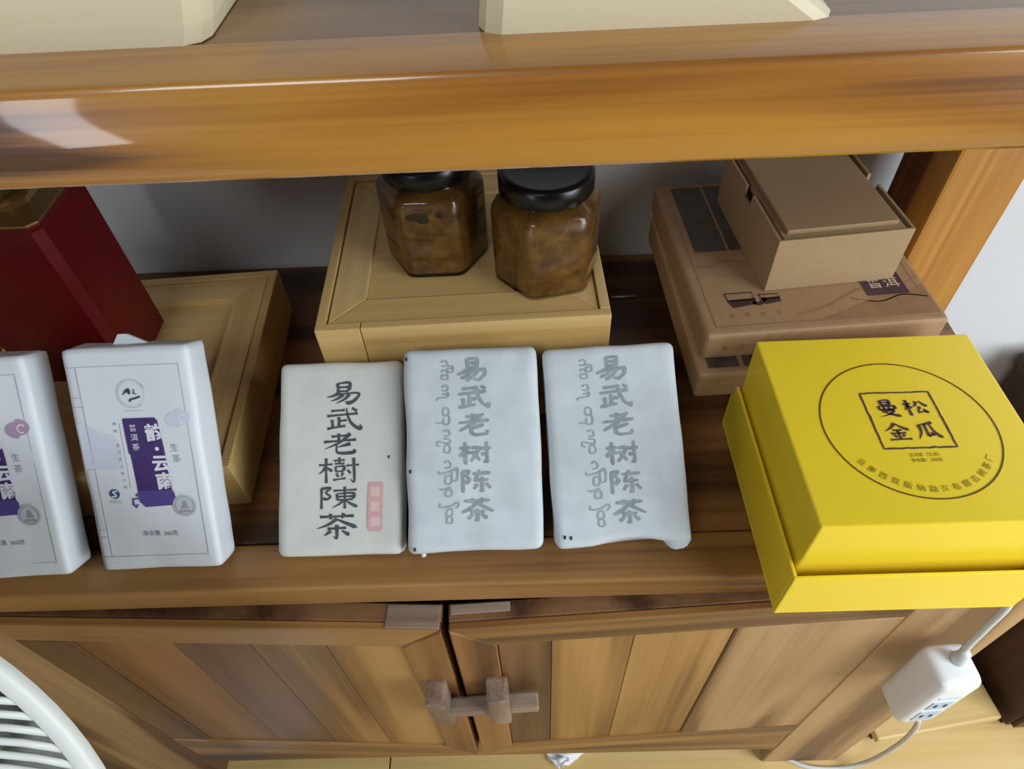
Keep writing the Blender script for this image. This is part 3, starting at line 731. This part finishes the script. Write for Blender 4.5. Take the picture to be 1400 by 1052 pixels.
# base tray with a recessed neck, lid above
BX, BY0, BY1, BH, bt = 0.0805, -0.080, 0.0855, 0.0525, 0.0025
bb = box('box_base', (-BX, BX), (BY0, BY1), (0.0, 0.003), 'yellow_card', t, 0.0008)
box('base_side', (-BX, BX), (BY0, BY0+bt), (0.003, BH), 'yellow_card', bb, 0.0008)
box('base_side', (-BX, BX), (BY1-bt, BY1), (0.003, BH), 'yellow_card', bb, 0.0008)
box('base_side', (-BX, -BX+bt), (BY0+bt, BY1-bt), (0.003, BH), 'yellow_card', bb, 0.0008)
box('base_side', (BX-bt, BX), (BY0+bt, BY1-bt), (0.003, BH), 'yellow_card', bb, 0.0008)
box('neck', (-0.072, 0.072), (-0.067, 0.078), (0.003, 0.036), 'yellow_card', t, 0.0)
lid = box('box_lid', (-0.0755, 0.0755), (-0.0705, 0.0815), (0.0360, 0.1005), 'yellow_card', t, 0.0012)
ZL = 0.1005
mp = lambda u, v, h: (u, v, ZL+h)
cx, cy = 0.0022, 0.0005
P = Print(); P.ring(cx, cy, 0.0545, 0.0011, n=96); P.build('circle_rule', 'yellow_dark_ink', lid, mp, 0.0003)
P = Print(); ax, ay = cx+0.0010, cy+0.0055
sq = []
def wob(a, b2, n=16):
    for i in range(n):
        p = Vector(a).lerp(Vector(b2), i/n); k = noise.noise(Vector((p.x*300, p.y*300, 1)))*0.0007
        sq.append((p.x+k, p.y+k))
q = 0.0228
for a, b2 in (((-q, q), (q, q)), ((q, q), (q, -q)), ((q, -q), (-q, -q)), ((-q, -q), (-q, q))): wob((ax+a[0], ay+a[1]), (ax+b2[0], ay+b2[1]))
P.line(sq+[sq[0]], [0.0012+0.0006*abs(noise.noise(Vector((i*0.9, 0, 0)))) for i in range(len(sq)+1)])
P.build('square_rule', 'purple_ink', lid, mp, 0.0003)
P = Print()
for ch, a, b2 in (('曼', -0.0095, 0.0095), ('松', 0.0095, 0.0095), ('金', -0.0095, -0.0098), ('瓜', 0.0095, -0.0098)):
    P.strokes(CHAR[ch], ax+a, ay+b2, 0.0158, 0.0142, 0.0019, 'brush')
P.build('brush_lettering', 'purple_ink', lid, mp, 0.0004)
P = Print(); P.text('普洱茶（生茶）', cx+0.001, cy-0.0225, 0.0030, 0.01); P.build('kind_lettering', 'olive_ink', lid, mp, 0.0003)
P = Print(); P.text('净含量：200克', cx+0.001, cy-0.0265, 0.0030, 0.015); P.build('weight_lettering', 'olive_ink', lid, mp, 0.0003)
P = Print()
arc = '云南西双版纳勐海布朗古树茶厂'
for k, ch in enumerate(arc):
    a = radians(-90+(k-(len(arc)-1)/2)*8.6)
    P.text(ch, cx+0.0475*cos(a), cy+0.0475*sin(a), 0.0052, 0.01, a+pi/2)
P.build('arc_lettering', 'olive_ink', lid, mp, 0.0003)

# ================================================================== KRAFT STACK
def cake_carton(loc, rz, S, D, hgt, label, window, flip=False):
    t = root('kraft_carton', label, 'carton', loc, rz)
    bm = bmesh.new(); bm_box(bm, (0, S), (0, D), (0, hgt), 0.004, 3); from_bm('carton', bm, 'kraft', t, False)
    mp = lambda u, v, h: (u, v, hgt+h)
    P = Print(); g = 0.009
    P.line([(g, g), (S-g, g), (S-g, D-g), (g, D-g), (g, g)], 0.0006); P.build('border_rule', 'kraft_line', t, mp, 0.0002)
    if window:
        wv = (0.0985, 0.193) if not flip else (0.006, 0.09)
        wx = ((0.0145, 0.0415), (0.0435, 0.071)) if not flip else ((0.0085, 0.0325), (0.036, 0.06))
        for q0, q1 in wx:
            P = Print(); P.rect(q0, q1, *wv); P.build('picture_panel', 'kraft_picture', t, mp, 0.0004)
    return t, mp
cake_carton((0.155, 0.395, Z0), radians(2.0), 0.178, 0.165, 0.042, 'lowest kraft carton of the stack, set back in shadow', False)
cake_carton((0.131, 0.343, Z0+0.042), radians(2.0), 0.186, 0.205, 0.0275, 'middle kraft carton with dark panel at its front edge', True, True)
t, mp = cake_carton((0.1355, 0.358, Z0+0.0695), radians(3.0), 0.184, 0.200, 0.0259, 'top kraft carton of the stack printed with teapots and a purple square', True)
P = Print()   # hills printed along the front and right
def ridge(pts, base):
    P.poly(pts+[(pts[-1][0], base), (pts[0][0], base)])
P.line(catmull([(0.004, 0.083), (0.02, 0.078), (0.035, 0.086), (0.055, 0.082), (0.08, 0.088)], 5), 0.0012)
P.line(catmull([(0.075, 0.016), (0.10, 0.024), (0.118, 0.034), (0.132, 0.04), (0.15, 0.036), (0.17, 0.044), (0.18, 0.05)], 5), 0.0016)
P.line(catmull([(0.12, 0.030), (0.14, 0.024), (0.16, 0.03), (0.178, 0.026)], 5), 0.0012)
P.poly([(0.085, 0.008), (0.12, 0.020), (0.14, 0.03), (0.165, 0.034), (0.18, 0.04), (0.18, 0.008)])
P.build('printed_hills', 'kraft_hill', t, mp, 0.0003)
P = Print(); P.rect(0.1335, 0.1665, 0.031, 0.064); P.build('purple_square', 'purple_label', t, mp, 0.0005)
P = Print(); P.text('普', 0.1435, 0.0445, 0.0125, 0.01); P.text('洱', 0.157, 0.0445, 0.0125, 0.01); P.build('square_lettering', 'pale_print', t, mp, 0.0008)
for cx_, s_ in ((0.0355, 1.0), (0.0585, 0.68)):
    P = Print(); y0 = 0.034
    P.line([(cx_-0.011*s_, y0+0.0105*s_), (cx_+0.011*s_, y0+0.0105*s_), (cx_+0.010*s_, y0+0.002), (cx_-0.010*s_, y0+0.002), (cx_-0.011*s_, y0+0.0105*s_)], 0.0012)
    P.poly([(cx_-0.011*s_, y0+0.003), (cx_+0.012*s_, y0+0.004), (cx_+0.011*s_, y0-0.003*s_), (cx_-0.008*s_, y0-0.006*s_)])
    if s_ == 1.0: P.line(catmull([(0.044, 0.033), (0.049, 0.031), (0.055, 0.037)], 5), 0.0035)
    P.build('teapot_print', 'kraft_print', t, mp, 0.0004)
P = Print()
for k, ch in enumerate('云南七子'): P.text(ch, 0.0245+0.012*k, 0.020, 0.0042)
P.build('small_lettering', 'kraft_line', t, mp, 0.0004)
P = Print()
mpf = lambda u, v, h: (u, -h, v)
P.text('普', 0.016, 0.012, 0.006); P.text('洱', 0.028, 0.012, 0.006); P.build('front_lettering', 'kraft_line', t, mpf, 0.0002)

# small flip-top kraft box
t = root('kraft_box', 'small plain kraft flip-top box sitting on the top carton', 'box', (0.1895, 0.4055, Z0+0.0958), radians(5.2))
S, D, HH = 0.1035, 0.125, 0.048
wth = 0.0022
box('box_front', (0, S), (0, wth), (0, HH), 'kraft_box', t, 0.0006)
box('box_back', (0, S), (D-wth, D), (0, HH), 'kraft_box', t, 0.0006)
# sides with a thumb notch
for x0 in (0, S-wth):
    nz = HH-0.010
    pts = [(wth, 0), (D-wth, 0), (D-wth, HH), (0.075, HH), (0.0745, nz), (0.060, nz), (0.0595, HH), (wth, HH)]
    prism('box_side', pts, x0, x0+wth, 'kraft_box', t, 0.0, lambda a, b2, h: (h, a, b2))
box('box_inside', (wth+0.012, S-wth-0.012), (wth, D-wth), (0.001, HH-0.006), 'kraft', t, 0)
box('lid_flap', (0.009, S-0.009), (0.009, D-wth), (HH-0.006, HH+0.0022), 'kraft_box', t, 0.0008)
prism('lid_edge', [(wth+0.003, wth), (S-wth-0.003, wth), (S-wth-0.003, D-wth), (wth+0.003, D-wth)], HH-0.006, HH-0.0012, 'kraft_box', t)

# ================================================================== SMALL THINGS
tag(tube('thin_pin', [(0.0866, 0.5101, Z0+0.0013), (0.099, 0.5103, Z0+0.0013), (0.1122, 0.5109, Z0+0.0013)], 0.0011, 'steel', None, 8),
    'thin pale metal pin lying on the worktop beside the bamboo box', 'pin')

# ------------------------------------------------ pale slabs on the upper shelf
def pale_slab(name, label, x0, x1, y0, depth, hgt, fl_l, fl_r, mat, ks):
    bm = bmesh.new()
    n = 18
    secs = []
    for z, k in zip((0, hgt*0.25, hgt*0.7, hgt*0.92, hgt), ks):
        xa, xb = x0-fl_l*k, x1+fl_r*k; ya, yb = y0-0.001*k, y0+depth+0.004*k; c = 0.008
        secs.append(([(xa+c, ya), (xb-c, ya), (xb-c*0.3, ya+c*0.3), (xb, ya+c), (xb, yb-c), (xb-c, yb), (xa+c, yb), (xa, yb-c), (xa, ya+c), (xa+c*0.3, ya+c*0.3)], Z0+0.364+z))
    o = loft(name, secs, mat, None)
    return tag(o, label, 'block')
pale_slab('wooden_block', 'pale cream block with flared rounded end lying on the upper shelf', -0.34, -0.1065, 0.2435, 0.15, 0.026, 0.004, 0.0065, 'pale_wood', (0, 0.45, 1.0, 0.85, 0.55))
pale_slab('wooden_block', 'pale cream block with one sloping end lying on the upper shelf', -0.0125, 0.1085, 0.2410, 0.15, 0.026, -0.003, -0.040, 'pale_wood', (0, 0.25, 0.7, 0.92, 1.0))

# ------------------------------------------------ power strip with its cords
t = root('power_strip', 'white power strip hanging by its cord before the cabinet, under the yellow box', 'power strip', (0.326, 0.180, Z0-0.195), radians(4))
bm = bmesh.new(); bm_box(bm, (-0.0180, 0.0180), (-0.0175, 0.0175), (0, 0.098), 0.009, 5); body = soften(from_bm('strip_body', bm, 'white_plastic', t), 60)
for k, (z0, z1) in enumerate(((0.012, 0.036), (0.043, 0.061), (0.070, 0.072))):
    s = box('socket_plate', (-0.0088, 0.0088), (-0.0181, -0.0173), (z0, z1), 'socket_blue', t, 0.0002)
    if z1-z0 > 0.01:
        for x in (-0.004, 0.004):
            box('socket_slot', (x-0.001, x+0.001), (-0.0184, -0.0179), ((z0+z1)/2-0.003, (z0+z1)/2+0.003), 'fleck', s, 0)
lathe('cord_boot', [(0.0, 0.0), (0.0062, 0.0), (0.0055, 0.006), (0.0040, 0.016), (0, 0.016)], 'cable_grey', t, 20, loc=(0.004, 0.003, 0.0965))
hz = Z0
inv = (Matrix.Translation(t.location) @ t.rotation_euler.to_matrix().to_4x4()).inverted()
for nm, r_, pts in (('supply_cord', 0.0029, [(0.3300, 0.184, hz-0.094), (0.3302, 0.187, hz-0.075), (0.3308, 0.1895, hz-0.045), (0.3325, 0.193, hz-0.015), (0.3335, 0.202, hz+0.0015), (0.3345, 0.216, hz+0.0034), (0.338, 0.27, hz+0.0032), (0.345, 0.36, hz+0.0032), (0.362, 0.43, hz+0.0032)]),
                    ('appliance_cord', 0.0026, [(0.331, 0.181, hz-0.190), (0.345, 0.181, hz-0.222), (0.372, 0.184, hz-0.275), (0.397, 0.191, hz-0.345), (0.4125, 0.196, hz-0.411), (0.4165, 0.198, hz-0.478), (0.411, 0.199, hz-0.522), (0.388, 0.1972, 0.0034), (0.351, 0.1987, 0.003), (0.3252, 0.2077, 0.003), (0.3098, 0.2209, 0.003), (0.30, 0.27, 0.003)])):
    o = tube(nm, catmull(pts, 8), r_, 'cable_grey', t, 12); o.matrix_parent_inverse = inv

# ------------------------------------------------ crumpled tissue on the floor
bm = bmesh.new(); n = 14; vv = []
A_, B_, C_ = Vector((0.002, 0.226)), Vector((0.068, 0.2275)), Vector((0.025, 0.203))
for i in range(n+1):
    row = []
    for j in range(n+1):
        u, v = i/n, j/n
        top = A_.lerp(B_, u); bot = C_+Vector((0.012*u, 0.004*u))
        p = top.lerp(bot, v)
        z = 0.003+0.012*abs(noise.noise(Vector((u*2.6, v*2.2, 2.2))))+0.003*abs(noise.noise(Vector((u*6, v*5, 5))))+0.008*sin(pi*u)*v
        p += Vector((noise.noise(Vector((u*5, v*5, 9))), noise.noise(Vector((u*5, v*5, 19)))))*0.003
        row.append(bm.verts.new((p.x, p.y, z)))
    vv.append(row)
for i in range(n):
    for j in range(n): bm.faces.new((vv[i][j], vv[i+1][j], vv[i+1][j+1], vv[i][j+1]))
o = tag(from_bm('crumpled_tissue', bm, 'tissue', None, True), 'crumpled white tissue on the floor below the cabinet doors', 'tissue')
sm = o.modifiers.new('thickness', 'SOLIDIFY'); sm.thickness = 0.0012; sm.offset = -1

# ------------------------------------------------ dark side cabinet and light low board at the right
t = root('side_cabinet', 'dark brown low cabinet standing right of the teak cabinet', 'cabinet', (0.612, 0.237, 0), radians(2))
box('cabinet_body', (0, 0.45), (0.004, 0.32), (0.012, 0.37), 'dark_wood', t, 0.003)
box('cabinet_top', (-0.004, 0.46), (0, 0.325), (0.37, 0.388), 'dark_wood', t, 0.003)
box('plinth', (0.004, 0.446), (0.01, 0.315), (0, 0.012), 'dark_wood', t, 0.0)
box('door', (0.004, 0.222), (-0.001, 0.004), (0.02, 0.362), 'dark_wood', t, 0.001)
box('door', (0.226, 0.446), (-0.001, 0.004), (0.02, 0.362), 'dark_wood', t, 0.001)
t = root('low_footboard', 'light wooden footboard on dark feet on the floor between the two cabinets', 'footboard', (0.515, 0.262, 0), radians(8))
box('board', (-0.085, 0.085), (-0.028, 0.075), (0.016, 0.030), 'floor_wood', t, 0.003)
box('foot', (-0.080, -0.050), (-0.020, 0.068), (0, 0.016), 'dark_wood', t, 0.001)
box('foot', (0.015, 0.045), (-0.020, 0.068), (0, 0.016), 'dark_wood', t, 0.001)

# ------------------------------------------------ electric fan
nrm = Vector((0.2, -0.8, 0.56)).normalized()
fc = Vector((-0.406, 0.020, Z0+0.068))
e1 = nrm.cross(Vector((0, 0, 1))).normalized(); e2 = nrm.cross(e1)
FM = Matrix((e1, -e2, nrm)).transposed()       # local x right, y up, z towards the viewer
rootf = root('electric_fan', 'white pedestal fan with spiral grille standing before the cabinet', 'fan', (-0.40, 0.075, 0))
bx_, by_ = rootf.location.x, rootf.location.y
def fanpart(o):
    o.parent = rootf
    o.matrix_local = Matrix.Translation(fc-Vector((bx_, by_, 0))) @ FM.to_4x4()
    return o
RF = 0.20
g = fanpart(lathe('grille_rim', [(RF-0.010, 0.004), (RF-0.008, 0.0062), (RF-0.003, 0.005), (RF, 0.0), (RF-0.003, -0.003), (RF-0.012, -0.012), (RF-0.014, -0.012), (RF-0.0095, 0.000), (RF-0.010, 0.004)], 'fan_white', None, 96))
bm = bmesh.new(); NB = 110
pts = []
for i in range(15):
    k = i/14; rr = 0.048+(RF-0.008-0.048)*k
    pts.append(Vector((rr*cos(0.75*k**1.5), rr*sin(0.75*k**1.5), 0.004+0.022*(1-k**2))))
tube_bm(bm, pts, 0.0018, 6)
bar = from_bm('grille_bar', bm, 'fan_white', None, True)
for i in range(NB):
    o = bar if i == 0 else bar.copy()
    if i: C.objects.link(o)
    o.parent = rootf
    o.matrix_local = Matrix.Translation(fc-Vector((bx_, by_, 0))) @ FM.to_4x4() @ Matrix.Rotation(2*pi*i/NB, 4, 'Z')
fanpart(lathe('hub_badge', [(0, 0.034), (0.04, 0.032), (0.050, 0.028), (0.051, 0.022), (0.046, 0.022), (0, 0.024)], 'fan_white', None, 40))
fanpart(lathe('rear_basket', [(RF-0.0125, -0.0118), (RF-0.030, -0.030), (RF-0.045, -0.040), (0.07, -0.050), (0.06, -0.050), (RF-0.048, -0.036), (RF-0.034, -0.028), (RF-0.016, -0.012)], 'fan_white', None, 72))
for k in range(5):
    bm = bmesh.new(); A = []; Bv = []
    for i in range(9):
        q = i/8; rr = 0.028+q*0.140
        wv = 0.30+0.22*sin(pi*q)
        A.append(bm.verts.new((rr*cos(-wv), rr*sin(-wv), -0.004))); Bv.append(bm.verts.new((rr*cos(wv), rr*sin(wv), -0.022)))
    for i in range(8): bm.faces.new((A[i], A[i+1], Bv[i+1], Bv[i]))
    ext = bmesh.ops.extrude_face_region(bm, geom=bm.faces[:])
    for v in ext['geom']:
        if isinstance(v, bmesh.types.BMVert): v.co.z -= 0.0015
    o = from_bm('fan_blade', bm, 'fan_blade', None, True)
    o.parent = rootf; o.matrix_local = Matrix.Translation(fc-Vector((bx_, by_, 0))) @ FM.to_4x4() @ Matrix.Rotation(2*pi*k/5, 4, 'Z')
fanpart(lathe('motor', [(0, 0.0), (0.026, -0.002), (0.030, -0.03), (0.052, -0.044), (0.050, -0.09), (0.03, -0.105), (0, -0.107)], 'fan_white', None, 36))
pc = FM @ Vector((0, 0, -0.075)) + fc
lathe('pole', [(0.015, 0.02), (0.015, pc.z-0.25), (0.012, pc.z-0.25), (0.012, pc.z-0.03)], 'fan_white', rootf, 24, loc=(pc.x-bx_, pc.y-by_, 0))
lathe('fan_base', [(0, 0), (0.118, 0), (0.12, 0.006), (0.11, 0.016), (0.03, 0.028), (0.018, 0.05), (0, 0.05)], 'fan_white', rootf, 48, loc=(pc.x-bx_, pc.y-by_, 0))
